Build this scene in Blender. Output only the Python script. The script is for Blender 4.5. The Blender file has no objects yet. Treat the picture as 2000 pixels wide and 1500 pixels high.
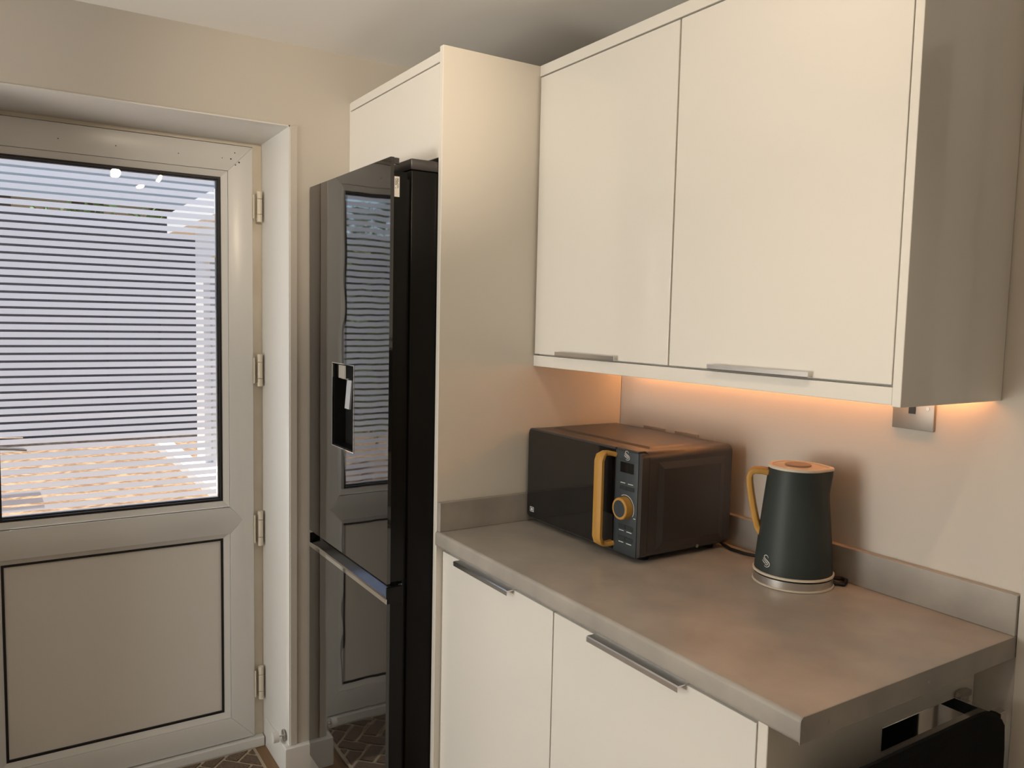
import bpy, bmesh, math, random
from mathutils import Vector, Matrix, Euler
random.seed(7)
PI = math.pi
scene = bpy.context.scene
col = scene.collection

# ------------------------------------------------------------------ camera
cam_d = bpy.data.cameras.new('camera')
cam_d.sensor_fit = 'HORIZONTAL'
cam_d.sensor_width = 36.0
cam_d.lens = 1571.7 / 2000 * 36.0
cam_d.clip_start = 0.02
cam = bpy.data.objects.new('camera', cam_d)
col.objects.link(cam)
cam.location = (1.7986, -1.5278, 1.4573)
cam.rotation_euler = (1.489, -0.021895, 1.004142)
scene.camera = cam

# ------------------------------------------------------------------ exposure, sky, sun, fill lights
scene.view_settings.view_transform = 'Standard'
scene.view_settings.look = 'None'
scene.view_settings.gamma = 1.0
scene.view_settings.use_curve_mapping = False
scene.view_settings.exposure = 0.10

world = bpy.data.worlds.new('sky'); scene.world = world
world.use_nodes = True
wn = world.node_tree.nodes; wl = world.node_tree.links
wn.clear()
w_out = wn.new('ShaderNodeOutputWorld'); w_bg = wn.new('ShaderNodeBackground')
w_sky = wn.new('ShaderNodeTexSky'); w_sky.sky_type = 'NISHITA'
w_sky.sun_disc = False; w_sky.sun_elevation = math.radians(66); w_sky.sun_rotation = math.radians(0)
w_bg.inputs['Strength'].default_value = 0.30
wl.new(w_sky.outputs[0], w_bg.inputs[0]); wl.new(w_bg.outputs[0], w_out.inputs[0])

sun_d = bpy.data.lights.new('sun', 'SUN'); sun_d.energy = 7.5; sun_d.angle = math.radians(0.55)
sun_d.color = (1.0, 0.93, 0.82)
sun = bpy.data.objects.new('sun', sun_d); col.objects.link(sun)
sd = Vector((0.815, 0.575, -2.45)).normalized()          # travel direction of the sunlight
sun.rotation_euler = sd.to_track_quat('-Z', 'Y').to_euler()
sun.location = (-6, -6, 9)

def area(name, loc, target, sx, sy, energy, color):
    l = bpy.data.lights.new(name, 'AREA'); l.shape = 'RECTANGLE'; l.size = sx; l.size_y = sy
    l.energy = energy; l.color = color
    o = bpy.data.objects.new(name, l); col.objects.link(o); o.location = loc
    o.rotation_euler = (Vector(target) - Vector(loc)).to_track_quat('-Z', 'Y').to_euler()
    return o
# added fill light, placed at the made-up window behind the camera
area('window_fill_light', (0.15, -4.48, 1.25), (0.15, -1.0, 1.35), 1.3, 1.6, 20, (1.0, 0.97, 0.92))
# second added fill, tilted up from there to brighten the ceiling
area('upward_fill_light', (0.15, -4.46, 0.75), (0.15, -3.2, 2.55), 1.3, 1.1, 64, (1.0, 0.95, 0.86))

SPOT_W = 1.0               # ceiling spotlights: common factor

# ------------------------------------------------------------------ materials
def mat(name, base, rough=0.5, metal=0.0, spec=0.5, coat=0.0, noise=None, bump=None, trans=0.0, ior=1.45, sheen=0.0):
    m = bpy.data.materials.new(name); m.use_nodes = True
    nt = m.node_tree; b = nt.nodes['Principled BSDF']
    b.inputs['Base Color'].default_value = (*base, 1)
    b.inputs['Roughness'].default_value = rough
    b.inputs['Metallic'].default_value = metal
    b.inputs['Specular IOR Level'].default_value = spec
    b.inputs['Coat Weight'].default_value = coat
    b.inputs['Coat Roughness'].default_value = 0.03
    b.inputs['Transmission Weight'].default_value = trans
    b.inputs['IOR'].default_value = ior
    b.inputs['Sheen Weight'].default_value = sheen
    tc = nt.nodes.new('ShaderNodeTexCoord')
    if noise:                                    # (scale, second colour, low, high[, (sx,sy,sz)])
        n = nt.nodes.new('ShaderNodeTexNoise'); n.inputs['Scale'].default_value = noise[0]
        n.inputs['Detail'].default_value = 6
        mp = nt.nodes.new('ShaderNodeMapping')
        if len(noise) > 4: mp.inputs['Scale'].default_value = noise[4]
        nt.links.new(tc.outputs['Object'], mp.inputs[0]); nt.links.new(mp.outputs[0], n.inputs['Vector'])
        r = nt.nodes.new('ShaderNodeValToRGB')
        r.color_ramp.elements[0].position = noise[2]; r.color_ramp.elements[1].position = noise[3]
        r.color_ramp.elements[0].color = (*base, 1); r.color_ramp.elements[1].color = (*noise[1], 1)
        nt.links.new(n.outputs['Fac'], r.inputs[0]); nt.links.new(r.outputs[0], b.inputs['Base Color'])
    if bump:                                     # (scale, strength, distance[, (sx,sy,sz)])
        n = nt.nodes.new('ShaderNodeTexNoise'); n.inputs['Scale'].default_value = bump[0]
        n.inputs['Detail'].default_value = 2
        mp = nt.nodes.new('ShaderNodeMapping')
        if len(bump) > 3: mp.inputs['Scale'].default_value = bump[3]
        nt.links.new(tc.outputs['Object'], mp.inputs[0]); nt.links.new(mp.outputs[0], n.inputs['Vector'])
        bp = nt.nodes.new('ShaderNodeBump'); bp.inputs['Strength'].default_value = bump[1]
        bp.inputs['Distance'].default_value = bump[2]
        nt.links.new(n.outputs['Fac'], bp.inputs['Height']); nt.links.new(bp.outputs[0], b.inputs['Normal'])
    return m

def emit(name, color, strength):
    m = bpy.data.materials.new(name); m.use_nodes = True
    nt = m.node_tree; nt.nodes.clear()
    o = nt.nodes.new('ShaderNodeOutputMaterial'); e = nt.nodes.new('ShaderNodeEmission')
    e.inputs[0].default_value = (*color, 1); e.inputs[1].default_value = strength
    nt.links.new(e.outputs[0], o.inputs[0]); return m

def thin_glass(name, tint=(1, 1, 1)):
    m = bpy.data.materials.new(name); m.use_nodes = True
    nt = m.node_tree; nt.nodes.clear()
    o = nt.nodes.new('ShaderNodeOutputMaterial'); mx = nt.nodes.new('ShaderNodeMixShader')
    t = nt.nodes.new('ShaderNodeBsdfTransparent'); g = nt.nodes.new('ShaderNodeBsdfGlossy')
    lw = nt.nodes.new('ShaderNodeLayerWeight'); lw.inputs['Blend'].default_value = 0.5
    pw5 = nt.nodes.new('ShaderNodeMath'); pw5.operation = 'POWER'; pw5.inputs[1].default_value = 5.0
    f = nt.nodes.new('ShaderNodeMath'); f.operation = 'MULTIPLY_ADD'; f.inputs[1].default_value = 0.55; f.inputs[2].default_value = 0.03
    nt.links.new(lw.outputs['Facing'], pw5.inputs[0]); nt.links.new(pw5.outputs[0], f.inputs[0])
    t.inputs[0].default_value = (*tint, 1); g.inputs['Roughness'].default_value = 0.0
    nt.links.new(f.outputs[0], mx.inputs[0]); nt.links.new(t.outputs[0], mx.inputs[1])
    nt.links.new(g.outputs[0], mx.inputs[2]); nt.links.new(mx.outputs[0], o.inputs[0])
    return m

M = {}
M['paint'] = mat('wall_paint', (0.585, 0.545, 0.485), 0.75, bump=(220, 0.04, 0.002))
M['ceiling'] = mat('ceiling_paint', (0.86, 0.84, 0.80), 0.85)
M['white_trim'] = mat('white_trim_paint', (0.70, 0.69, 0.66), 0.32)
M['upvc'] = mat('white_upvc', (0.70, 0.695, 0.67), 0.28)
M['upvc_panel'] = mat('upvc_panel', (0.74, 0.71, 0.66), 0.35)
M['upvc_old'] = mat('yellowed_upvc', (0.74, 0.68, 0.58), 0.4, noise=(9, (0.66, 0.58, 0.47), 0.35, 0.75))
M['gasket'] = mat('black_gasket', (0.012, 0.010, 0.012), 0.5)
M['hinge'] = mat('cream_hinge', (0.72, 0.66, 0.54), 0.35)
M['gloss'] = mat('gloss_cream_door', (0.79, 0.76, 0.70), 0.16, spec=0.5, coat=0.35)
M['panel'] = mat('cream_end_panel', (0.79, 0.75, 0.675), 0.28, spec=0.5)
M['carcass'] = mat('carcass_white', (0.74, 0.72, 0.68), 0.5)
M['alu'] = mat('brushed_aluminium', (0.78, 0.78, 0.79), 0.28, 1.0)
M['chrome'] = mat('chrome', (0.86, 0.86, 0.86), 0.06, 1.0)
M['steel'] = mat('brushed_steel', (0.56, 0.54, 0.51), 0.34, 0.9)
M['plate'] = mat('satin_steel_plate', (0.33, 0.315, 0.285), 0.4, 0.35)
M['worktop'] = mat('grey_stone_laminate', (0.315, 0.292, 0.262), 0.34, noise=(9, (0.405, 0.372, 0.330), 0.34, 0.68), bump=(160, 0.05, 0.001))
M['glass_black'] = mat('black_glass', (0.006, 0.006, 0.006), 0.02, spec=0.6, coat=0.8, bump=(2.2, 0.16, 0.02, (1.6, 1.0, 1.3)))
M['fridge_side'] = mat('black_lacquer', (0.006, 0.0055, 0.005), 0.32, spec=0.22)
M['fridge_dark'] = mat('black_plastic', (0.008, 0.008, 0.008), 0.5, spec=0.3)
M['handle_dark'] = mat('dark_mirror_lip', (0.10, 0.105, 0.12), 0.12, 1.0)
M['grey_plastic'] = mat('grey_plastic', (0.42, 0.44, 0.47), 0.35)
M['paper'] = mat('white_paper', (0.78, 0.76, 0.72), 0.6)
M['ink'] = mat('black_ink', (0.02, 0.02, 0.02), 0.6)
M['mw_body'] = mat('charcoal_case', (0.038, 0.033, 0.033), 0.36, spec=0.75)
M['mw_glass'] = mat('microwave_glass', (0.014, 0.013, 0.012), 0.045, spec=0.7)
M['slate'] = mat('slate_blue_plastic', (0.040, 0.050, 0.056), 0.42, spec=0.4)
M['slate_dark'] = mat('slate_button', (0.026, 0.032, 0.036), 0.4, spec=0.4)
M['mustard'] = mat('mustard_wood', (0.47, 0.255, 0.055), 0.5, noise=(14, (0.40, 0.205, 0.04), 0.3, 0.8, (8, 8, 0.6)))
M['display'] = mat('display_glass', (0.010, 0.010, 0.010), 0.15)
M['silver'] = mat('silver_print', (0.80, 0.80, 0.80), 0.3, 0.6)
M['white_print'] = mat('white_print', (0.62, 0.62, 0.62), 0.5)
M['kettle'] = mat('slate_green_enamel', (0.030, 0.038, 0.036), 0.48, spec=0.35)
M['cream'] = mat('cream_rim', (0.66, 0.59, 0.48), 0.4)
M['lid'] = mat('lid_cream', (0.60, 0.50, 0.38), 0.4)
M['lid_knob'] = mat('lid_brown', (0.30, 0.20, 0.13), 0.45)
M['cord'] = mat('black_cord', (0.010, 0.009, 0.009), 0.5)
M['towel'] = mat('charcoal_towel', (0.0065, 0.0063, 0.0062), 0.95, spec=0.1, sheen=0.03, bump=(900, 0.6, 0.002))
M['rug'] = mat('brown_rug_pile', (0.105, 0.070, 0.048), 0.95, noise=(180, (0.22, 0.155, 0.11), 0.40, 0.72), bump=(350, 0.5, 0.004))
M['rug_line'] = mat('cream_rug_line', (0.52, 0.44, 0.33), 0.95, bump=(350, 0.5, 0.003))
M['wood'] = mat('brown_wood_floor', (0.27, 0.165, 0.082), 0.45, noise=(5, (0.19, 0.11, 0.052), 0.35, 0.7, (1, 12, 1)))
def frosted(name, color, w):
    m = bpy.data.materials.new(name); m.use_nodes = True
    nt = m.node_tree; nt.nodes.clear()
    o = nt.nodes.new('ShaderNodeOutputMaterial'); mx = nt.nodes.new('ShaderNodeMixShader'); mx.inputs[0].default_value = w
    t = nt.nodes.new('ShaderNodeBsdfTranslucent'); t.inputs[0].default_value = (*color, 1)
    g = nt.nodes.new('ShaderNodeBsdfRefraction'); g.inputs['Roughness'].default_value = 0.6; g.inputs['IOR'].default_value = 1.3
    nt.links.new(g.outputs[0], mx.inputs[1]); nt.links.new(t.outputs[0], mx.inputs[2]); nt.links.new(mx.outputs[0], o.inputs[0])
    return m
M['frost'] = frosted('frosted_film', (0.51, 0.53, 0.58), 0.88)
M['clear'] = thin_glass('clear_glass')
M['gravel'] = mat('orange_gravel', (0.21, 0.122, 0.064), 0.9, noise=(16, (0.42, 0.285, 0.165), 0.42, 0.62), bump=(20, 0.6, 0.02))
M['fence'] = mat('dark_slate_fence', (0.055, 0.056, 0.068), 0.8)
M['render_white'] = mat('white_render', (0.88, 0.88, 0.86), 0.8)
M['grey_win'] = mat('grey_glazing', (0.42, 0.43, 0.43), 0.3)
M['leaf'] = mat('garden_leaf', (0.10, 0.17, 0.05), 0.6, noise=(3, (0.19, 0.26, 0.08), 0.4, 0.6))
M['bark'] = mat('bark', (0.10, 0.065, 0.05), 0.9)
M['led'] = emit('warm_led', (1.0, 0.38, 0.11), 33)
M['bulb'] = emit('warm_bulb', (1.0, 0.68, 0.34), 40)

# ------------------------------------------------------------------ mesh helpers
class MB:
    """collects shapes into one mesh"""
    def __init__(s): s.bm = bmesh.new()
    def box(s, a, b, bevel=0.0, seg=2, only=None):
        lo = Vector([min(a[i], b[i]) for i in range(3)]); hi = Vector([max(a[i], b[i]) for i in range(3)])
        r = bmesh.ops.create_cube(s.bm, size=1.0)
        vs = r['verts']
        for v in vs:
            v.co = Vector([lo[i] + (v.co[i] + 0.5) * (hi[i] - lo[i]) for i in range(3)])
        if bevel > 0:
            es = {e for v in vs for e in v.link_edges}
            if only:
                es = {e for e in es if only((e.verts[0].co + e.verts[1].co) / 2, (e.verts[1].co - e.verts[0].co).normalized())}
            bmesh.ops.bevel(s.bm, geom=list(es), offset=bevel, segments=seg, profile=0.5, affect='EDGES')
        return s
    def cyl(s, p0, p1, r0, r1=None, n=24, caps=True):
        p0 = Vector(p0); p1 = Vector(p1); r1 = r0 if r1 is None else r1
        q = (p1 - p0).to_track_quat('Z', 'Y').to_matrix()
        A = []; B = []
        for i in range(n):
            t = 2 * PI * i / n; d = q @ Vector((math.cos(t), math.sin(t), 0))
            A.append(s.bm.verts.new(p0 + d * r0)); B.append(s.bm.verts.new(p1 + d * r1))
        for i in range(n):
            j = (i + 1) % n; s.bm.faces.new((A[i], A[j], B[j], B[i]))
        if caps:
            s.bm.faces.new(A[::-1]); s.bm.faces.new(B)
        return s
    def rings(s, rings, cap0=True, cap1=True):
        """loft closed rings of equal length"""
        R = [[s.bm.verts.new(p) for p in ring] for ring in rings]
        n = len(R[0])
        for a, b in zip(R, R[1:]):
            for i in range(n):
                j = (i + 1) % n; s.bm.faces.new((a[i], a[j], b[j], b[i]))
        if cap0: s.bm.faces.new(R[0][::-1])
        if cap1: s.bm.faces.new(R[-1])
        return s
    def tube(s, pts, rx, ry=None, n=12, up=(0, 0, 1), square=False):
        pts = [Vector(p) for p in pts]; ry = rx if ry is None else ry
        up = Vector(up); rr = []
        for i, p in enumerate(pts):
            d = (pts[min(i + 1, len(pts) - 1)] - pts[max(i - 1, 0)]).normalized()
            u = up - d * up.dot(d)
            if u.length < 1e-4: u = Vector((1, 0, 0)) - d * d.x
            u.normalize(); w = d.cross(u)
            ring = []
            for k in range(n):
                t = 2 * PI * k / n + (PI / n if square else 0)
                c, e = math.cos(t), math.sin(t)
                if square:                          # rounded square section
                    q = 0.32; c = math.copysign(abs(c) ** q, c); e = math.copysign(abs(e) ** q, e)
                ring.append(p + u * (c * rx) + w * (e * ry))
            rr.append(ring)
        return s.rings(rr)
    def prism(s, poly, axis, a, b):
        """extrude a closed 2D polygon along an axis; poly gives the two other coordinates in xyz order"""
        def P(q, t):
            q = list(q)
            return Vector((t, q[0], q[1])) if axis == 'x' else Vector((q[0], t, q[1])) if axis == 'y' else Vector((q[0], q[1], t))
        return s.rings([[P(q, a) for q in poly], [P(q, b) for q in poly]])
    def quad(s, *ps):
        s.bm.faces.new([s.bm.verts.new(p) for p in ps]); return s
    def build(s, name, m, parent=None, smooth=False, sharp=0.6):
        bmesh.ops.recalc_face_normals(s.bm, faces=s.bm.faces[:])
        me = bpy.data.meshes.new(name); s.bm.to_mesh(me); s.bm.free()
        me.materials.append(M[m] if isinstance(m, str) else m)
        if smooth:
            me.shade_smooth()
            try: me.set_sharp_from_angle(angle=sharp)
            except Exception: pass
        o = bpy.data.objects.new(name, me); col.objects.link(o)
        if parent is not None:
            o.parent = parent; o.matrix_parent_inverse = Matrix.Translation(-world_loc(parent))
        return o
def world_loc(o):
    l = o.location.copy(); p = o.parent
    # parents never rotate or scale: a part's own location is always zero
    if p is not None and o.type == 'MESH': return world_loc(p) + l if o.location.length > 0 else Vector((0, 0, 0))
    return l
def thing(name, label, cat, loc, group=None):
    o = bpy.data.objects.new(name, None); col.objects.link(o); o.location = loc
    o.empty_display_size = 0.05
    o['label'] = label; o['category'] = cat
    if group: o['group'] = group
    return o
def tag(o, label, cat, group=None):
    o['label'] = label; o['category'] = cat
    if group: o['group'] = group
    return o
def struct(o, label=None):
    o['kind'] = 'structure'
    if label: o['label'] = label
    return o

# ------------------------------------------------------------------ key dimensions (metres)
ZW = 0.9118                # worktop surface
LW = 1.1126                # worktop length
YF = -0.6014               # worktop front
XB = -0.6253               # face of the wall with the door
ZC = 2.2477                # ceiling
YR = -0.782                # door reveal face
ZR = 2.013                 # underside of the lintel
XF = -0.862                # front of the door frame
XD = -0.845                # front of the door leaf
RX, RY = 3.1, -4.5         # far walls

# ------------------------------------------------------------------ room shell
planks_root = MB().box((-1.0, RY, -0.06), (RX, 0.0, -0.012)).build('floor', 'wood'); struct(planks_root, 'brown wood plank floor')
pw = 0.19; y = -0.004; k = 0
while y > RY:
    y2 = max(y - pw, RY)
    x = -0.84 - (0.5 if k % 2 else 0)
    while x < RX:
        xa = max(x, -0.84); xb = min(x + 1.25, RX)
        if xb - xa > 0.02:
            MB().box((xa + 0.001, y - 0.001, -0.012), (xb - 0.001, y2 + 0.001, 0.0), 0.0008, 1).build('floor_plank', 'wood', planks_root)
        x += 1.25
    y = y2; k += 1
struct(MB().box((-0.905, RY - 0.1, ZC), (RX + 0.1, 0.1, ZC + 0.1)).build('ceiling', 'ceiling'), 'plain white painted ceiling')
wb = MB().box((XB, 0.0, -0.06), (-0.905, YR, ZC)).box((XB, YR, ZR), (-0.905, -1.70, ZC)).box((XB, -1.70, -0.06), (-0.905, RY, ZC))
struct(wb.build('wall_left', 'paint'), 'beige painted wall with the recessed back door')
DX0, DX1, DZ = 1.178, 1.96, 1.99        # open doorway just past the worktop end
struct(MB().box((-1.0, 0, -0.06), (DX0, 0.1, ZC)).box((DX1, 0, -0.06), (RX, 0.1, ZC)).box((DX0, 0, DZ), (DX1, 0.1, ZC)).build('wall_back', 'paint'), 'beige painted wall behind the worktop')
hl = MB().box((DX0 - 0.2, 1.4, -0.06), (DX1 + 0.2, 1.5, ZC)).box((DX0 - 0.3, 0.1, -0.06), (DX0 - 0.2, 1.5, ZC)).box((DX1 + 0.2, 0.1, -0.06), (DX1 + 0.3, 1.5, ZC)).box((DX0 - 0.3, 0.1, ZC), (DX1 + 0.3, 1.5, ZC + 0.1)).box((DX0 - 0.3, 0.0, -0.1), (DX1 + 0.3, 1.5, -0.06))
struct(hl.build('wall_hall', 'paint'), 'dim hallway beyond the open doorway')
struct(MB().box((RX, RY, -0.06), (RX + 0.1, 0.1, ZC)).build('wall_right', 'paint'), 'beige wall behind the camera')
WX0, WX1, WZ0, WZ1 = -0.52, 0.82, 0.10, 2.10      # unseen glazed opening, added behind the camera to carry the fill lights
wf = MB().box((-1.0, RY, -0.06), (WX0, RY - 0.1, ZC)).box((WX1, RY, -0.06), (RX + 0.1, RY - 0.1, ZC))
wf.box((WX0, RY, -0.06), (WX1, RY - 0.1, WZ0)).box((WX0, RY, WZ1), (WX1, RY - 0.1, ZC))
struct(wf.build('wall_front', 'paint'), 'beige wall with the added tall window')
w1 = MB(); ya, yb = RY - 0.03, RY - 0.09; wm = (WX0 + WX1) / 2
for (xa, xb, za, zb_) in ((WX0, WX0 + .06, WZ0, WZ1), (WX1 - .06, WX1, WZ0, WZ1), (WX0 + .06, WX1 - .06, WZ0, WZ0 + .06), (WX0 + .06, WX1 - .06, WZ1 - .06, WZ1), (wm - .03, wm + .03, WZ0 + .06, WZ1 - .06)):
    w1.box((xa, ya, za), (xb, yb, zb_))
w1 = struct(w1.build('added_window_1', 'upvc'), 'tall white framed window added for the fill lights')
for xa, xb in ((WX0 + .06, wm - .03), (wm + .03, WX1 - .06)):
    MB().box((xa, RY - 0.055, WZ0 + .06), (xb, RY - 0.061, WZ1 - .06)).build('pane', 'clear', w1)

# plaster return at the end of the worktop wall and the narrow bead beside the reveal
struct(MB().box((1.1135, 0.0, 0), (DX0, -0.012, DZ), 0.002).box((DX1, 0.0, 0), (DX1 + 0.064, -0.012, DZ), 0.002).box((1.1135, 0.0, DZ), (DX1 + 0.064, -0.012, DZ + 0.064), 0.002).build('trim_1', 'paint'), 'painted casing of the doorway beyond the worktop end')
struct(MB().box((XB, -0.7825, 0.095), (XB + 0.004, -0.761, ZR), 0.001).build('trim_2', 'paint'), 'narrow painted bead beside the door reveal')
# white lining of the reveal: jamb and head
ln = MB()
ln.prism([(XB + 0.002, YR), (XB + 0.002, YR - 0.004), (-0.70, YR - 0.010), (-0.80, YR - 0.014), (-0.862, YR - 0.02), (-0.862, YR)], 'z', 0, ZR)
ln.prism([(XB + 0.002, ZR), (XB + 0.002, ZR - 0.004), (-0.70, ZR - 0.010), (-0.80, ZR - 0.014), (-0.862, ZR - 0.02), (-0.862, ZR)], 'y', YR, -1.70)
struct(ln.build('trim_3', 'white_trim', smooth=True), 'white painted lining of the back door reveal')
# skirting on the reveal and on the wall face
bb = MB().prism([(-0.845, YR), (-0.845, YR - 0.020), (XB + 0.018, YR - 0.020), (XB + 0.018, -0.60), (XB, -0.60), (XB, YR)], 'z', 0.0, 0.094)
bmesh.ops.bevel(bb.bm, geom=[e for e in bb.bm.edges if min(v.co.z for v in e.verts) > 0.05], offset=0.005, segments=3, profile=0.5, affect='EDGES')
struct(bb.build('baseboard_left', 'white_trim', smooth=True), 'white skirting board turning the corner by the back door')

# ------------------------------------------------------------------ back door
dr = bpy.data.objects.new('door_1', None); col.objects.link(dr); dr.location = (XD, -1.24, 0); struct(dr, 'white half glazed back door with frosted stripes')
YL, YH = -1.640, -0.835          # leaf from latch side to hinge side
fr = MB().box((XF, YR - 0.018, 0), (-0.905, YH + 0.004, ZR)).box((XF, YL - 0.004, 0), (-0.905, -1.70, ZR)).box((XF, YH + 0.004, 1.982), (-0.905, YL - 0.004, ZR))
fr.build('frame', 'upvc_old', dr)
MB().box((-0.832, YH + 0.03, 0.001), (-0.905, YL - 0.03, 0.034), 0.003).build('threshold', 'upvc', dr)
z0, z1 = 0.039, 1.977
gz0, gz1 = 0.848, 1.877          # glass
pz0, pz1 = 0.138, 0.724          # lower panel
gy0, gy1 = -1.540, -0.930
BD = 0.020                       # bead width
def leaf_bar(pts):               # polygon in (y, z), extruded across the leaf thickness
    m = MB(); m.prism(pts, 'x', XD, XD - 0.046)
    bmesh.ops.bevel(m.bm, geom=m.bm.edges[:], offset=0.0016, segments=2, profile=0.5, affect='EDGES')
    return m.build('leaf_rail', 'upvc', dr, smooth=True)
iy0, iy1 = gy0 - BD, gy1 + BD
zt, zb = gz1 + BD, pz0 - BD
mz0, mz1 = pz1 + 0.016, gz0 - 0.022
vm = (mz0 + mz1) / 2
leaf_bar([(YL, z1), (YH, z1), (iy1, zt), (iy0, zt)])                                                   # head
leaf_bar([(YL, z0), (iy0, zb), (iy1, zb), (YH, z0)])                                                   # foot
leaf_bar([(YH, z0), (YH, z1), (iy1, zt), (iy1, mz1), (iy1 + 0.041, vm), (iy1, mz0), (iy1, zb)])        # hinge stile with the V notch
leaf_bar([(YL, z0), (YL, z1), (iy0, zt), (iy0, mz1), (iy0 - 0.041, vm), (iy0, mz0), (iy0, zb)])
leaf_bar([(iy0, mz0), (iy1, mz0), (iy1 + 0.0405, vm), (iy1, mz1), (iy0, mz1), (iy0 - 0.0405, vm)])     # middle rail
def bead(a, b, c, d, name='bead', m='upvc'):   # sloping bead round an opening a<y<b, c<z<d : outer to inner
    g = MB(); t = BD - 0.001
    O = [(a - t, c - t), (b + t, c - t), (b + t, d + t), (a - t, d + t)]; I = [(a, c), (b, c), (b, d), (a, d)]
    for i in range(4):
        j = (i + 1) % 4
        g.rings([[(XD - 0.004, *O[i]), (XD - 0.014, *I[i]), (XD - 0.03, *I[i]), (XD - 0.03, *O[i])],
                 [(XD - 0.004, *O[j]), (XD - 0.014, *I[j]), (XD - 0.03, *I[j]), (XD - 0.03, *O[j])]])
    return g.build(name, m, dr)
bead(gy0, gy1, gz0, gz1); bead(gy0, gy1, pz0, pz1)
def gasket(a, b, c, d, w=0.007):
    g = MB()
    for (ya, yb, za, zb_) in ((a, a + w, c, d), (b - w, b, c, d), (a + w, b - w, c, c + w), (a + w, b - w, d - w, d)):
        g.box((XD - 0.013, ya, za), (XD - 0.022, yb, zb_))
    return g.build('gasket', 'gasket', dr)
gasket(gy0, gy1, gz0, gz1); gasket(gy0, gy1, pz0, pz1)
MB().box((XD - 0.018, gy0, pz0), (XD - 0.045, gy1, pz1)).build('lower_panel', 'upvc_panel', dr)
gl = MB().box((-0.8665, gy0, gz0), (-0.8700, gy1, gz1)).build('glass_pane', 'clear', dr)
gl['label'] = 'clear glass of the back door'
og = MB().box((-0.8840, gy0, gz0), (-0.8870, gy1, gz1)).build('outer_glass_pane', 'clear', dr)
# frosted film, one strip after another, with a narrow clear line between
c0, pitch, cw = 1.8503, 0.021887, 0.0068
edges = [gz1 - 0.009] + [v for k in range(46) for v in (c0 - k * pitch + cw / 2, c0 - k * pitch - cw / 2)] + [gz0 + 0.004]
for a, b in zip(edges[0::2], edges[1::2]):
    MB().quad((-0.8837, gy0 + 0.002, b), (-0.8837, gy1 - 0.0135, b), (-0.8837, gy1 - 0.0135, a), (-0.8837, gy0 + 0.002, a)).build('frosted_stripe', 'frost', og)
# spacer of the glazing unit
sp = MB().box((-0.8710, gy1 - 0.011, gz0), (-0.8832, gy1, gz1)).box((-0.8710, gy0, gz1 - 0.011), (-0.8832, gy1 - 0.011, gz1)).box((-0.8710, gy0, gz0), (-0.8832, gy1 - 0.011, gz0 + 0.011))
sp.build('glazing_spacer', 'slate_dark', dr)
# hinges
for (za, zb_) in ((1.842, 1.746), (1.322, 1.218), (0.805, 0.690), (0.276, 0.164)):
    h = MB(); L = za - zb_
    for a, b in ((0, 0.24), (0.255, 0.745), (0.76, 1.0)):
        h.cyl((-0.842, -0.814, zb_ + L * a), (-0.842, -0.814, zb_ + L * b), 0.0085, n=16)
    hg = h.build('hinge', 'hinge', dr, smooth=True)
    MB().box((-0.8455, -0.8345, zb_ + 0.01), (-0.836, -0.8315, za - 0.012), 0.0008).box((-0.8615, -0.822, zb_ + 0.006), (-0.842, -0.806, za - 0.006)).build('hinge_leaf', 'hinge', hg)
# lever handles, inside and outside
lv = MB().cyl((-0.845, -1.585, 1.068), (-0.790, -1.585, 1.072), 0.009)
lv.tube([(-0.790, -1.592, 1.072), (-0.789, -1.54, 1.071), (-0.789, -1.50, 1.067), (-0.790, -1.470, 1.063)], 0.0045, 0.008, 12)
lv.box((-0.844, -1.602, 0.98), (-0.838, -1.568, 1.17), 0.004)
lv.build('lever_handle', 'steel', dr, smooth=True)
MB().cyl((-0.905, -1.585, 1.083), (-0.945, -1.585, 1.083), 0.009).tube([(-0.945, -1.592, 1.083), (-0.945, -1.54, 1.083), (-0.944, -1.475, 1.080)], 0.006, 0.008, 12).build('outer_lever_handle', 'chrome', dr, smooth=True)
# old screw marks on the head of the leaf
for (yy, zz, r) in ((-1.373, 1.933, .0016), (-1.226, 1.932, .0016), (-1.055, 1.932, .0016), (-0.927, 1.934, .0014), (-0.889, 1.954, .0018), (-0.901, 1.934, .0024), (-0.887, 1.917, .002), (-0.876, 1.926, .0026)):
    MB().cyl((XD + 0.0004, yy, zz), (XD - 0.002, yy, zz), r, n=10).build('screw_hole', 'gasket', dr)

# door stop on the reveal skirting
SX, SY, SZ = -0.656, YR - 0.0115, 0.1165
ds = thing('door_stop', 'white rubber door stop on a steel disc by the back door', 'door stop', (SX, SY, SZ))
MB().cyl((SX, SY, SZ), (SX, SY - 0.0025, SZ), 0.0185, n=28).build('fixing_disc', 'steel', ds, smooth=True)
MB().cyl((SX, SY - 0.0025, SZ), (SX, SY - 0.018, SZ), 0.0042, n=12).build('rod', 'chrome', ds, smooth=True)
MB().cyl((SX, SY - 0.018, SZ), (SX, SY - 0.036, SZ), 0.0170, 0.0165, n=28).build('rubber_cap', 'white_trim', ds, smooth=True)

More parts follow.
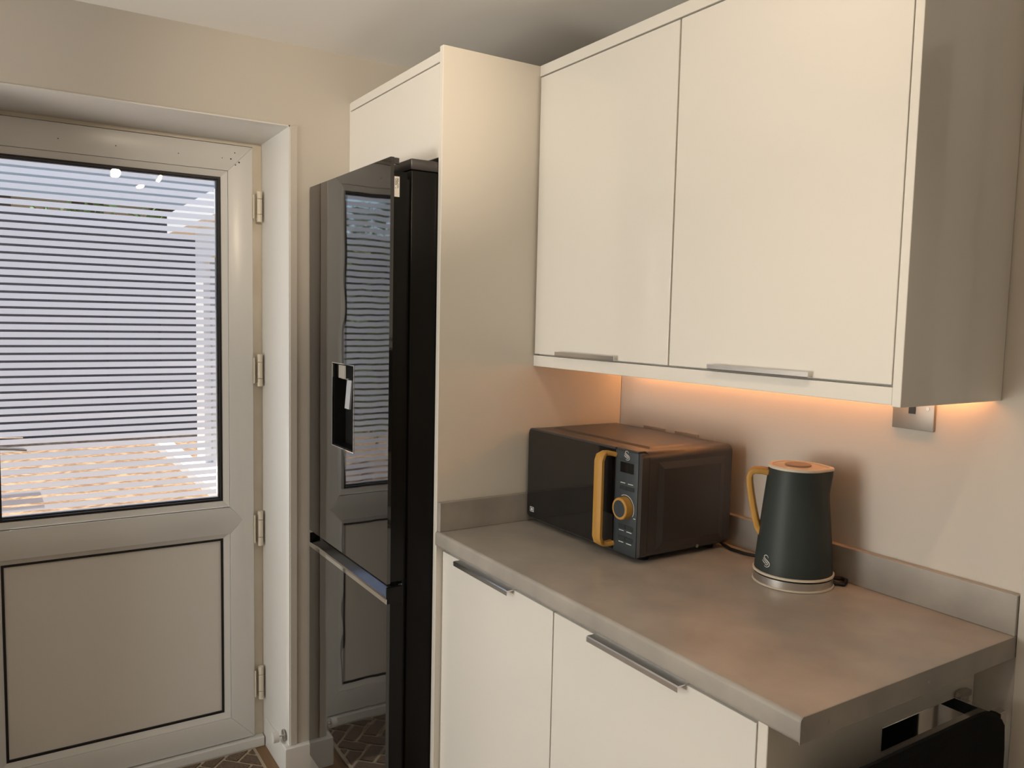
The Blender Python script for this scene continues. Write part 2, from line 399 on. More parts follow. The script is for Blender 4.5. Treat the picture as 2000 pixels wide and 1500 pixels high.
# ------------------------------------------------------------------ tall unit round the fridge
ZT = 2.1166
tp = tag(MB().box((-0.018, -0.598, 0.0), (0.0, -0.001, ZT), 0.0008, 1).build('tall_end_panel', 'panel'), 'tall cream end panel between the fridge and the worktop', 'panel')
bc = thing('bridging_cabinet', 'cream overhead cabinet above the black fridge', 'cabinet', (-0.32, -0.3, 1.86))
MB().box((-0.622, -0.575, 1.862), (-0.0185, -0.002, 2.085)).build('body', 'carcass', bc)
MB().box((-0.614, -0.597, 1.850), (-0.020, -0.577, 2.0775), 0.001, 1).build('door', 'gloss', bc)
MB().box((-0.614, -0.597, 2.081), (-0.0185, -0.560, 2.106), 0.001, 1).build('cornice', 'gloss', bc)
MB().box((-0.6245, -0.596, 1.85), (-0.616, -0.578, 2.104)).build('filler_strip', 'gloss', bc)

# ------------------------------------------------------------------ wall cabinets
YU = -0.3131
def wall_cabinet(x0, x1, label, hx0, hx1):
    t = thing('wall_cabinet', label, 'cabinet', ((x0 + x1) / 2, -0.15, 1.362), 'gloss wall cabinets over the worktop')
    MB().box((x0 + 0.0005, YU + 0.021, 1.362), (x1 - 0.0005, -0.001, 2.085)).build('body', 'carcass', t)
    dd = MB().box((x0 + 0.003, YU, 1.363), (x1 - 0.0018, YU + 0.019, 2.0855), 0.0012, 2).build('door', 'gloss', t)
    h = MB()
    h.prism([(YU + 0.016, 1.3632), (YU - 0.012, 1.3632), (YU - 0.0135, 1.3650), (YU - 0.0135, 1.3735), (YU - 0.0120, 1.3735), (YU - 0.0115, 1.3655), (YU - 0.0002, 1.3650), (YU - 0.0002, 1.3662), (YU + 0.016, 1.3650)][::1], 'x', hx0, hx1)
    h.build('handle', 'alu', dd)
    return t
wall_cabinet(0.003, 0.5190, 'cream gloss wall cabinet next to the tall end panel', 0.117, 0.352)
wall_cabinet(0.5190, 1.0375, 'cream gloss wall cabinet above the grey kettle, at the open end', 0.645, 0.885)
tag(MB().box((0.001, YU, 2.0895), (1.0378, -0.27, ZT), 0.001, 1).build('cornice_board', 'gloss'), 'cream board running along the top of the wall cabinets', 'trim board')
tag(MB().box((0.001, YU, 1.3300), (1.0378, YU + 0.019, 1.3590), 0.0012, 2).box((0.001, YU + 0.0192, 1.340), (1.0378, YU + 0.036, 1.3617)).build('pelmet_board', 'gloss'), 'cream pelmet hiding the warm light strip under the wall cabinets', 'trim board')  # hidden rear batten added to stop strip light leaking below the doors
tag(MB().box((1.0380, YU - 0.0005, 1.3275), (1.0536, -0.001, ZT), 0.0012, 2).build('cabinet_end_panel', 'gloss'), 'cream panel closing the right end of the wall cabinets', 'panel')
ls = thing('light_strip', 'warm light strip under the wall cabinets', 'light', (0.5, -0.06, 1.358))
MB().box((0.05, -0.036, 1.3440), (1.02, -0.032, 1.3618)).build('channel', 'alu', ls)
MB().box((0.055, -0.0318, 1.3460), (1.015, -0.0300, 1.3600)).build('diffuser', 'led', ls)

# ------------------------------------------------------------------ base cabinets and worktop
YB = -0.580
def base_cabinet(x0, x1, label, hx0, hx1):
    t = thing('base_cabinet', label, 'cabinet', ((x0 + x1) / 2, -0.3, 0.0), 'gloss base cabinets under the worktop')
    MB().box((x0 + 0.0005, YB + 0.021, 0.10), (x1 - 0.0005, -0.001, 0.8715)).build('body', 'carcass', t)
    MB().box((x0 + 0.0005, -0.52, 0.0), (x1 - 0.0005, -0.502, 0.099)).build('plinth', 'gloss', t)
    dd = MB().box((x0 + 0.0018, YB, 0.115), (x1 - 0.0018, YB + 0.019, 0.8570), 0.0012, 2).build('door', 'gloss', t)
    h = MB()
    h.prism([(YB + 0.016, 0.8585), (YB - 0.0175, 0.8585), (YB - 0.0195, 0.8565), (YB - 0.0195, 0.8475), (YB - 0.0178, 0.8475), (YB - 0.0172, 0.8560), (YB - 0.0002, 0.8565), (YB + 0.016, 0.8572)], 'x', hx0, hx1)
    h.build('handle', 'alu', dd)
    return t
base_cabinet(0.001, 0.4925, 'cream gloss base cabinet beside the fridge', 0.095, 0.342)
base_cabinet(0.4925, 1.0215, 'cream gloss base cabinet under the right half of the worktop', 0.628, 0.872)
tag(MB().box((1.0222, YB, 0.0), (1.041, -0.001, 0.8718), 0.001, 1).build('base_end_panel', 'panel'), 'cream end panel below the overhanging worktop, behind the towel', 'panel')
wt = MB().box((0.0005, YF, ZW - 0.0393), (LW - 0.0012, -0.0005, ZW), 0.0075, 5, lambda c, d: abs(d.x) > .9 and c.y < -.3)
wo = tag(wt.build('worktop', 'worktop', smooth=True), 'grey stone effect laminate worktop with rounded front edge', 'worktop')
ep = [(YF + 0.0002, ZW - 0.0391), (-0.0005, ZW - 0.0391), (-0.0005, ZW - 0.0002)]
for i in range(7):
    a = PI / 2 + i * PI / 12
    ep.append((YF + 0.0077 + 0.0075 * math.cos(a), ZW - 0.0077 + 0.0075 * math.sin(a)))
MB().prism(ep, 'x', LW - 0.0011, LW).build('edge_strip', 'worktop', wo)
for yy in (-0.539, -0.284):
    MB().cyl((LW + 0.0006, yy, 0.8905), (LW, yy, 0.8905), 0.0028, n=12).build('screw_cap', 'steel', wo)
tag(MB().box((0.0180, -0.0175, ZW + 0.0002), (LW, -0.0004, ZW + 0.0745), 0.0012, 2).build('back_upstand', 'worktop'), 'grey upstand along the wall behind the kettle', 'upstand')
tag(MB().box((0.0004, -0.597, ZW + 0.0002), (0.0175, -0.0004, ZW + 0.0745), 0.0012, 2).build('side_upstand', 'worktop'), 'grey upstand against the tall end panel left of the microwave', 'upstand')

# ------------------------------------------------------------------ electrical plates
def plate(name, label, x0, x1, zz0, zz1, group=None, cat='socket'):
    t = thing(name, label, cat, ((x0 + x1) / 2, 0, zz0), group)
    MB().box((x0, -0.0065, zz0), (x1, -0.0002, zz1), 0.0015, 2).build('face_plate', 'plate', t, smooth=True)
    return t
sw = plate('fused_switch', 'brushed steel switch plate half hidden under the wall cabinet', 0.849, 0.935, 1.2545, 1.3400, cat='switch')
MB().box((0.8835, -0.0085, 1.286), (0.8975, -0.0067, 1.318), 0.0008).build('rocker', 'slate_dark', sw)
for xx in (0.861, 0.922):
    MB().cyl((xx, -0.0075, 1.2985), (xx, -0.0064, 1.2985), 0.0036, n=16).build('screw', 'steel', sw)
plate('wall_socket', 'steel socket plate peeking over the left rear of the microwave', 0.107, 0.191, 1.082, 1.1660, 'sockets behind the microwave')
plate('wall_socket', 'steel socket plate peeking over the right rear of the microwave', 0.231, 0.315, 1.082, 1.1660, 'sockets behind the microwave')

# ------------------------------------------------------------------ fridge freezer
FX0, FX1 = -0.6125, -0.0190
fg = thing('fridge_freezer', 'tall black glass fronted fridge freezer beside the back door', 'fridge', (-0.315, -0.35, 0))
MB().box((FX0 + 0.004, -0.668, 0.02), (FX1 - 0.004, -0.05, 1.812), 0.003, 2).build('body', 'fridge_side', fg, smooth=True)
MB().box((FX0 + 0.003, -0.670, 1.8135), (FX1 - 0.003, -0.05, 1.8400), 0.003, 2).build('top_cap', 'mw_body', fg, smooth=True)
MB().box((FX0 + 0.02, -0.6775, 0.09), (FX1 - 0.014, -0.6685, 1.79)).build('door_seal', 'fridge_dark', fg)
ZH = 0.786                                    # underside of the upper door
# dispenser opening in the upper door
dx0, dx1, dz0, dz1 = -0.412, -0.249, 1.084, 1.319
FY = -0.7250
ud = MB()
for (xa, xb, za, zb_) in ((FX0, dx0, ZH, 1.8365), (dx1, FX1, ZH, 1.8365), (dx0, dx1, ZH, dz0), (dx0, dx1, dz1, 1.8365)):
    ud.box((xa, FY, za), (xb, FY + 0.009, zb_))
bmesh.ops.remove_doubles(ud.bm, verts=ud.bm.verts[:], dist=1e-5)
upd = ud.build('upper_door_glass', 'glass_black', fg)
co = MB()                                     # door core behind the glass
for (xa, xb, za, zb_) in ((FX0 + 0.006, dx0, ZH + 0.002, 1.805), (dx1, FX1 - 0.007, ZH + 0.002, 1.805), (dx0, dx1, ZH + 0.002, dz0), (dx0, dx1, dz1, 1.805)):
    co.box((xa, FY + 0.009, za), (xb, -0.678, zb_))
co.box((dx0, -0.684, dz0), (dx1, -0.678, dz1))
co.build('upper_door_core', 'fridge_side', fg)
MB().box((FX1 - 0.008, FY + 0.009, 1.8215), (FX1 - 0.001, FY + 0.0225, 1.8355)).build('hinge_cover', 'mw_body', fg)
dp = MB()                                     # lined recess
dp.box((dx0, FY + 0.004, dz0), (dx0 + 0.002, -0.684, dz1)).box((dx1 - 0.002, FY + 0.004, dz0), (dx1, -0.684, dz1))
dp.box((dx0, FY + 0.004, dz0), (dx1, -0.684, dz0 + 0.002)).box((dx0, FY + 0.004, dz1 - 0.002), (dx1, -0.684, dz1)).box((dx0, -0.686, dz0), (dx1, -0.684, dz1))
dis = dp.build('water_dispenser', 'fridge_dark', fg); dis['label'] = 'black recess of the water dispenser'
fm = MB(); w = 0.0022
for (xa, xb, za, zb_) in ((dx0 - w, dx0, dz0 - w, dz1 + w), (dx1, dx1 + w, dz0 - w, dz1 + w), (dx0, dx1, dz0 - w, dz0), (dx0, dx1, dz1, dz1 + w)):
    fm.box((xa, FY - 0.0012, za), (xb, FY, zb_))
fm.build('chrome_border', 'chrome', dis)
MB().box((-0.398, -0.716, 1.276), (-0.338, -0.688, 1.3165), 0.002).build('nozzle', 'chrome', dis)
MB().rings([[(-0.352, -0.7045, 1.274), (-0.318, -0.7045, 1.274), (-0.318, -0.700, 1.274), (-0.352, -0.700, 1.274)],
            [(-0.352, -0.7115, 1.194), (-0.318, -0.7115, 1.194), (-0.318, -0.706, 1.194), (-0.352, -0.706, 1.194)]]).build('paddle', 'grey_plastic', dis)
# lower door with the sloping grip along its top
ld = MB().box((FX0, FY, 0.055), (FX1, FY + 0.009, 0.7345))
ld.build('lower_door_glass', 'glass_black', fg)
MB().box((FX0 + 0.006, FY + 0.009, 0.058), (FX1 - 0.007, -0.678, 0.7335)).build('lower_door_core', 'fridge_side', fg)
hd = MB().prism([(FY + 0.0005, 0.7350), (FY + 0.0005, 0.7455), (FY + 0.004, 0.7475), (-0.690, 0.7800), (-0.680, 0.7800), (-0.680, 0.7350)], 'x', FX0 + 0.004, FX1 - 0.0075)
grip = hd.build('grip', 'handle_dark', fg); grip['label'] = 'dark mirrored finger grip between the two fridge doors'
MB().prism([(FY - 0.0008, 0.7346), (FY - 0.0008, 0.7462), (FY + 0.0035, 0.7484), (FY + 0.0042, 0.7474), (FY + 0.0004, 0.7455), (FY + 0.0004, 0.7346)], 'x', FX0 + 0.001, FX1 - 0.001).build('chrome_lip', 'chrome', grip)
MB().box((FX1 - 0.0072, FY + 0.0005, 0.7350), (FX1, -0.681, 0.7765), 0.001).build('end_cap', 'fridge_side', grip)
MB().box((FX0, FY + 0.0005, 0.7350), (FX0 + 0.0038, -0.681, 0.7765), 0.001).build('end_cap', 'fridge_side', grip)
# small white sticker on the door edge
SXx = FX1 - 0.007
st = MB().box((SXx, -0.7120, 1.744), (SXx + 0.0004, -0.6985, 1.7925)).build('sticker', 'paper', fg)
st['label'] = 'small white paper sticker reading C032'
def text_mesh(name, body, size, m, parent, mtx):
    cu = bpy.data.curves.new(name, 'FONT'); cu.body = body; cu.size = size; cu.align_x = 'CENTER'; cu.align_y = 'CENTER'; cu.extrude = 0.0
    cu.offset = size * 0.02
    to = bpy.data.objects.new(name + '_tmp', cu); col.objects.link(to)
    dg = bpy.context.evaluated_depsgraph_get()
    me = bpy.data.meshes.new_from_object(to.evaluated_get(dg))
    bpy.data.objects.remove(to)
    me.transform(mtx); me.materials.clear(); me.materials.append(M[m])
    o = bpy.data.objects.new(name, me); col.objects.link(o); o.parent = parent
    o.matrix_parent_inverse = Matrix.Translation(-world_loc(parent))
    return o
# text running downwards on a face that looks along +x: text right = -z, text up = +y
RT = Matrix(((0, 0, 1, SXx + 0.0007), (0, 1, 0, 0), (-1, 0, 0, 0), (0, 0, 0, 1)))
text_mesh('lettering', 'C032', 0.0072, 'ink', st, Matrix.Translation((0, -0.7078, 1.7795)) @ RT)
fl = MB()
for k, (yy, za, zb_) in enumerate(((-0.7035, 1.7895, 1.7745), (-0.7012, 1.7885, 1.7790), (-0.7035, 1.7725, 1.7640), (-0.7012, 1.7765, 1.7655), (-0.7085, 1.7665, 1.7635))):
    fl.box((SXx + 0.0004, yy, za), (SXx + 0.0006, yy - 0.0009, zb_))
fl.build('small_print', 'ink', st)

# ------------------------------------------------------------------ swan-like S emblem, three swooping strokes
def emblem(name, parent, fn, w, h, m='silver', thick=0.0005):
    """strokes in a unit box, x right, y up; fn maps (u, v, d) to a point, d = height above the surface"""
    strokes = [
        [(0.74, 0.80), (0.70, 0.92), (0.52, 1.0), (0.32, 0.97), (0.20, 0.85), (0.28, 0.73), (0.50, 0.62), (0.78, 0.50), (0.95, 0.35), (0.95, 0.17), (0.78, 0.04), (0.55, 0.0), (0.34, 0.06)],
        [(0.08, 0.70), (0.20, 0.59), (0.44, 0.47), (0.66, 0.36), (0.74, 0.25), (0.62, 0.17), (0.42, 0.19)],
        [(0.00, 0.52), (0.12, 0.41), (0.34, 0.31), (0.50, 0.27)]]
    mb = MB()
    for s in strokes:
        P = []
        for i in range(len(s) - 1):                        # Catmull-Rom
            p0, p1, p2, p3 = s[max(i - 1, 0)], s[i], s[i + 1], s[min(i + 2, len(s) - 1)]
            for q in range(4):
                t = q / 4
                P.append(tuple(0.5 * (2 * p1[c] + (p2[c] - p0[c]) * t + (2 * p0[c] - 5 * p1[c] + 4 * p2[c] - p3[c]) * t * t + (3 * p1[c] - p0[c] - 3 * p2[c] + p3[c]) * t ** 3) for c in (0, 1)))
        P.append(s[-1])
        n = len(P); L = []; Rr = []
        for i, (x, y) in enumerate(P):
            a = P[max(i - 1, 0)]; b = P[min(i + 1, n - 1)]
            dx, dy = b[0] - a[0], b[1] - a[1]; q = math.hypot(dx, dy) or 1
            hw = 0.045 * (0.35 + 0.65 * math.sin(PI * min(max((i + 0.5) / n, 0.08), 0.92)))
            L.append((x - dy / q * hw, y + dx / q * hw)); Rr.append((x + dy / q * hw, y - dx / q * hw))
        for i in range(n - 1):
            ring0 = [fn((L[i][0] - .5) * w, (L[i][1] - .5) * h, 0), fn((L[i][0] - .5) * w, (L[i][1] - .5) * h, thick), fn((Rr[i][0] - .5) * w, (Rr[i][1] - .5) * h, thick), fn((Rr[i][0] - .5) * w, (Rr[i][1] - .5) * h, 0)]
            j = i + 1
            ring1 = [fn((L[j][0] - .5) * w, (L[j][1] - .5) * h, 0), fn((L[j][0] - .5) * w, (L[j][1] - .5) * h, thick), fn((Rr[j][0] - .5) * w, (Rr[j][1] - .5) * h, thick), fn((Rr[j][0] - .5) * w, (Rr[j][1] - .5) * h, 0)]
            mb.rings([ring0, ring1], i == 0, i == n - 2)
    return mb.build(name, m, parent)

# ------------------------------------------------------------------ microwave
MX0, MX1, MY0, MY1, MZ0, MZ1 = 0.0225, 0.4740, -0.3350, -0.0500, ZW + 0.0135, 1.1665
mw = thing('microwave', 'charcoal microwave with mustard handle and dial on the worktop', 'microwave', (0.25, -0.2, ZW))
case = MB().box((MX0, MY0 + 0.022, MZ0), (MX1, MY1, MZ1), 0.017, 5, lambda c, d: abs(d.y) > .9)
cb = case.build('case', 'mw_body', mw, smooth=True, sharp=0.9)
# pressed panels on side and top
rb = MB()
def frame_ring(mb, axis, val, a0, a1, b0, b1, wd, dep):
    O = [(a0, b0), (a1, b0), (a1, b1), (a0, b1)]; I = [(a0 + wd, b0 + wd), (a1 - wd, b0 + wd), (a1 - wd, b1 - wd), (a0 + wd, b1 - wd)]
    def P(q, d): return (val + d, q[0], q[1]) if axis == 'x' else (q[0], q[1], val + d)
    for i in range(4):
        j = (i + 1) % 4
        mb.quad(P(O[i], 0), P(O[j], 0), P(I[j], dep), P(I[i], dep))
    mb.quad(*[P(q, dep) for q in I])
frame_ring(rb, 'x', MX1 + 0.0003, -0.287, -0.075, 0.941, 1.142, 0.016, 0.0035)
rb.build('pressed_side_panel', 'mw_body', cb, smooth=True, sharp=0.1)
rt = MB(); frame_ring(rt, 'z', MZ1 + 0.0003, 0.060, 0.440, -0.285, -0.075, 0.012, 0.0028)
rt.build('pressed_top_panel', 'mw_body', cb, smooth=True, sharp=0.1)
MB().cyl((MX1, -0.157, 0.9335), (MX1 + 0.002, -0.157, 0.9335), 0.004, n=14).build('screw', 'steel', cb)
PXS = 0.3830                                   # seam between door and controls
md = MB().box((MX0, MY0, MZ0), (PXS - 0.001, MY0 + 0.0215, MZ1), 0.014, 5, lambda c, d: abs(d.y) > .9 and c.x < 0.2)
door = md.build('door', 'mw_body', mw, smooth=True, sharp=0.9)
MB().box((MX0 + 0.002, MY0 - 0.0022, MZ0 + 0.003), (PXS - 0.0015, MY0 - 0.0001, MZ1 - 0.005), 0.011, 4, lambda c, d: abs(d.y) > .9 and c.x < 0.2).build('window', 'mw_glass', door)
sk = MB()
for (xa, xb, za, zb_) in ((0.039, 0.0405, 0.943, 0.956), (0.0545, 0.056, 0.943, 0.956), (0.0405, 0.0545, 0.943, 0.9443), (0.0405, 0.0545, 0.9547, 0.956), (0.043, 0.0475, 0.946, 0.953), (0.0495, 0.052, 0.946, 0.953)):
    sk.box((xa, MY0 - 0.0026, za), (xb, MY0 - 0.0023, zb_))
sk.build('corner_mark', 'white_print', door)
# handle: flat bar bowed out from the door, ends curling back to its right
HY = MY0 - 0.037
hn = MB()
prof = []
zb_, zt_ = 0.936, 1.157
path = [(0.381, MY0 - 0.002, zt_ - 0.007), (0.376, MY0 - 0.014, zt_ - 0.004), (0.371, MY0 - 0.024, zt_ - 0.004), (0.3695, HY + 0.004, zt_ - 0.010), (0.3690, HY, zt_ - 0.022),
        (0.3690, HY, 1.10), (0.3690, HY, 1.0), (0.3690, HY, zb_ + 0.022), (0.3695, HY + 0.004, zb_ + 0.010), (0.371, MY0 - 0.024, zb_ + 0.004), (0.376, MY0 - 0.014, zb_ + 0.004), (0.381, MY0 - 0.002, zb_ + 0.007)]
rr = []
for i, p in enumerate(path):
    p = Vector(p); d = (Vector(path[min(i + 1, len(path) - 1)]) - Vector(path[max(i - 1, 0)])).normalized()
    wx = Vector((1, 0, 0)); nrm = d.cross(wx).normalized()
    hw = 0.0145 if 2 < i < 9 else 0.008
    rr.append([p + wx * a * hw + nrm * b * 0.0055 for a, b in ((-1, -0.6), (-0.8, -1), (0.8, -1), (1, -0.6), (1, 0.6), (0.8, 1), (-0.8, 1), (-1, 0.6))])
hn.rings(rr).build('handle', 'mustard', door, smooth=True, sharp=0.8)
# control panel
cp = MB().box((PXS + 0.0005, MY0 - 0.0015, MZ0), (MX1 - 0.012, MY0 + 0.0215, MZ1 - 0.004), 0.0015, 2).build('control_panel', 'slate', mw, smooth=True)
MB().box((MX1 - 0.0118, MY0 + 0.001, MZ0 + 0.002), (MX1 - 0.0005, MY0 + 0.0215, MZ1 - 0.004), 0.009, 4, lambda c, d: abs(d.y) > .9 and c.x > MX1 - .003).build('corner_trim', 'mw_body', mw, smooth=True)
MB().box((PXS + 0.0005, MY0 + 0.002, MZ1 - 0.0038), (MX1 - 0.016, MY0 + 0.0215, MZ1)).build('top_trim', 'mw_body', mw)
PY = MY0 - 0.0016
MB().box((0.4025, PY - 0.0008, 1.1135), (0.4480, PY, 1.1370)).build('display', 'display', cp)
emblem('emblem', cp, lambda u, v, d: (0.4235 + u, PY - d, 1.1530 + v), 0.0190, 0.0205)
MB().box((PXS + 0.012, PY - 0.0004, 1.1415), (MX1 - 0.0125, PY, 1.1421)).build('panel_seam', 'slate_dark', cp)
for (za, zb_) in ((1.0740, 1.0830), (0.9835, 0.9935), (0.9565, 0.9665)):
    for xa in (0.4020, 0.4275):
        MB().box((xa, PY - 0.0012, za), (xa + 0.0245, PY, zb_), 0.0006, 1).build('button', 'slate_dark', cp)
for zz in (1.0885, 0.9785, 0.9515):
    for xa in (0.4040, 0.4300):
        MB().box((xa, PY - 0.0003, zz), (xa + (0.0165 if xa < .42 else 0.0175), PY, zz + 0.0016)).build('printed_legend', 'white_print', cp)
KX, KZ = 0.4235, 1.0330
kb = MB()
prof = [(0.0, 0.0262), (0.013, 0.0256), (0.0172, 0.0250), (0.0185, 0.0235), (0.0185, 0.0195)]
kb.rings([[(KX + r * math.cos(2 * PI * i / 40), PY - d, KZ + r * math.sin(2 * PI * i / 40)) for i in range(40)] for d, r in prof], True, True)
knob = kb.build('dial', 'mustard', cp, smooth=True)
MB().cyl((KX, PY - 0.0188, KZ), (KX, PY - 0.0160, KZ), 0.0194, n=40).build('dial_cap', 'slate', cp, smooth=True)
ar = MB(); pts = []
for i in range(25):
    a = math.radians(118 - i * 6.2); pts.append((KX + 0.0295 * math.cos(a), PY - 0.0003, KZ + 0.0295 * math.sin(a)))
ar.tube(pts, 0.0004, 0.0007, 6, up=(0, 1, 0)); ar.box((KX + 0.0285, PY - 0.0004, KZ - 0.0195), (KX + 0.0355, PY, KZ - 0.018))
ar.build('dial_scale', 'white_print', cp)
for (xx, yy) in ((0.06, -0.29), (0.435, -0.29), (0.06, -0.08), (0.435, -0.08)):
    MB().cyl((xx, yy, ZW + 0.0003), (xx, yy, MZ0 + 0.0005), 0.013, 0.015, n=16).build('foot', 'fridge_dark', mw, smooth=True)
MB().tube([(0.40, -0.052, 0.945), (0.43, -0.044, 0.925), (0.455, -0.046, ZW + 0.0052), (0.49, -0.0575, ZW + 0.0042), (0.53, -0.056, ZW + 0.0042), (0.58, -0.042, ZW + 0.0042), (0.63, -0.030, ZW + 0.0042), (0.67, -0.024, ZW + 0.0042)], 0.0038, n=10).build('power_cord', 'cord', mw, smooth=True)

# ------------------------------------------------------------------ kettle on its base
KC = Vector((0.712, -0.114, 0.0)); RB = 0.0820
kdir = Vector((0.80, 0.60, 0)).normalized()              # towards the spout
ang0 = math.atan2(kdir.y, kdir.x)
def krad(z, t):
    """outer radius of the kettle at height z above the worktop, angle t measured from the spout"""
    s = min(max((z - 0.028) / 0.217, 0), 1)
    r = 0.0795 - 0.0205 * s ** 1.15
    up = min(max((z - 0.185) / 0.065, 0), 1); up = up * up * (3 - 2 * up)
    t = (t + PI) % (2 * PI) - PI
    return r + 0.0110 * up * math.exp(-(t / 0.30) ** 2)
def kring(z, off=0.0, n=64, zz=None):
    return [(KC.x + (krad(z, 2 * PI * i / n) + off) * math.cos(ang0 + 2 * PI * i / n), KC.y + (krad(z, 2 * PI * i / n) + off) * math.sin(ang0 + 2 * PI * i / n), ZW + (z if zz is None else zz)) for i in range(n)]
pb = thing('kettle_stand', 'round brushed steel power base under the grey kettle', 'kettle stand', (KC.x, KC.y, ZW))
def circ(r, z, n=64): return [(KC.x + r * math.cos(2 * PI * i / n), KC.y + r * math.sin(2 * PI * i / n), ZW + z) for i in range(n)]
MB().rings([circ(RB - .002, 0.0003), circ(RB + 0.0008, 0.0010), circ(RB + 0.0008, 0.0040), circ(RB - 0.002, 0.0046)]).build('base_ring', 'cream', pb, smooth=True)
MB().rings([circ(RB - 0.0012, 0.0047), circ(RB - 0.0012, 0.0195)]).build('steel_band', 'steel', pb, smooth=True)
MB().rings([circ(RB - 0.0050, 0.0196), circ(RB - 0.0050, 0.0222)]).build('contact_plate', 'fridge_dark', pb, smooth=True)
MB().tube([(0.752, -0.036, ZW + 0.006), (0.765, -0.022, ZW + 0.0065), (0.778, -0.024, ZW + 0.0062), (0.786, -0.036, ZW + 0.0055), (0.790, -0.048, ZW + 0.0045), (0.778, -0.055, ZW + 0.0045), (0.772, -0.060, ZW + 0.0060)], 0.0042, n=10).build('power_cord', 'cord', pb, smooth=True)
kt = thing('kettle', 'dark slate kettle with cream rim and mustard handle beside the microwave', 'kettle', (KC.x, KC.y, ZW + 0.0223))
MB().rings([circ(RB - 0.004, 0.0223), circ(RB + 0.0004, 0.0232), circ(RB + 0.0004, 0.0268), circ(RB - 0.003, 0.0278)]).build('foot_ring', 'cream', kt, smooth=True)
zs = [0.028, 0.06, 0.10, 0.14, 0.18, 0.195, 0.21, 0.22, 0.23, 0.238, 0.2435]
body = MB().rings([kring(z) for z in zs] + [kring(0.2435, -0.004)], True, True).build('body', 'kettle', kt, smooth=True)
MB().rings([kring(0.2437, 0.0), kring(0.2445, 0.0014), kring(0.2480, 0.0018), kring(0.2500, 0.0004), kring(0.2500, -0.0065), kring(0.2470, -0.0080)], True, True).build('rim', 'cream', kt, smooth=True)
lid = MB().rings([circ(0.0508, 0.2445), circ(0.0508, 0.2478), circ(0.046, 0.2492), circ(0.036, 0.2495)]).build('lid', 'lid', kt, smooth=True)
MB().rings([circ(0.0262, 0.2490), circ(0.0270, 0.2505), circ(0.0258, 0.2525)]).build('lid_button', 'lid_knob', lid, smooth=True)
hx = -kdir
def hp(r, z): return KC + hx * r + Vector((0, 0, ZW + z))
hpath = [hp(0.052, 0.2310), hp(0.072, 0.2330), hp(0.086, 0.2325), hp(0.0935, 0.2280), hp(0.0968, 0.2180), hp(0.0955, 0.2020), hp(0.0915, 0.178), hp(0.0865, 0.153), hp(0.0812, 0.130), hp(0.0762, 0.113), hp(0.067, 0.098)]
MB().tube(hpath, 0.0066, 0.0175, 16, up=tuple(hx + Vector((0, 0, 0.7))), square=True).build('handle', 'mustard', kt, smooth=True, sharp=1.0)
eang = math.atan2(-1.5278 + 0.114, 1.7986 - 0.712) - math.radians(43)      # emblem sits left of the side facing the room
def kem(u, v, d):
    z = 0.0530 + v; r = krad(z, 9) if False else (0.0795 - 0.0205 * min(max((z - 0.028) / 0.217, 0), 1) ** 1.15)
    a = eang + u / r
    return (KC.x + (r + 0.0003 + d) * math.cos(a), KC.y + (r + 0.0003 + d) * math.sin(a), ZW + z)
emblem('emblem', body, kem, 0.0205, 0.0240)

# ------------------------------------------------------------------ towel rail and towel
tr = thing('towel_rail', 'chrome towel rail fixed under the worktop end', 'towel rail', (1.041, -0.16, 0.74))
MB().box((1.0411, -0.293, 0.7435), (1.0445, -0.022, 0.7845), 0.0006, 1).build('back_plate', 'chrome', tr)
MB().box((1.0446, -0.074, 0.762), (1.1120, -0.060, 0.7850), 0.0008, 1).build('arm', 'chrome', tr)
MB().box((1.0446, -0.071, 0.7851), (1.0560, -0.036, 0.7960), 0.0008, 1).build('mount', 'steel', tr)
MB().box((1.1121, -0.560, 0.762), (1.1260, -0.055, 0.7910), 0.0008, 1).build('rail', 'steel', tr)
tw = MB(); N = 26; rings = []
y0, y1 = -0.078, -0.530
for k in range(25):
    f = k / 24; yy = y0 + (y1 - y0) * f
    e = min(1, max(0.0, (yy - y0) / -0.035)); e = math.sqrt(1 - (1 - e) ** 2)      # rounded shoulder at the end
    hgt = 0.8005 - 0.012 * (1 - e); sg = 0.0012 * math.sin(f * 19)
    out = [(1.1020, 0.40), (1.1030, 0.55), (1.1040, 0.70), (1.1050, 0.775), (1.1085, hgt + 0.002), (1.1190, hgt + 0.0065), (1.1300, hgt + 0.002), (1.1350, 0.782), (1.1375, 0.74), (1.1400, 0.62), (1.1395, 0.50), (1.1390, 0.40)]
    inn = [(1.1310, 0.40), (1.1310, 0.62), (1.1290, 0.770), (1.1275, 0.7990), (1.1190, 0.8000), (1.1110, 0.7990), (1.1105, 0.770), (1.1095, 0.55), (1.1090, 0.40)]
    out = [(x, z - 0.008) for x, z in out]; inn = [(x, z - 0.008) for x, z in inn]
    rings.append([(x + sg * (1 if z < 0.79 else 0.2), yy + (0.012 * (0.80 - z) if False else 0) - (0.02 * max(0, 0.74 - z) if k == 0 else 0), z) for x, z in out] + [(x, yy, z) for x, z in inn])
tw.rings(rings)
tag(tw.build('towel', 'towel', smooth=True), 'dark charcoal towel hanging from the chrome rail below the worktop end', 'towel')

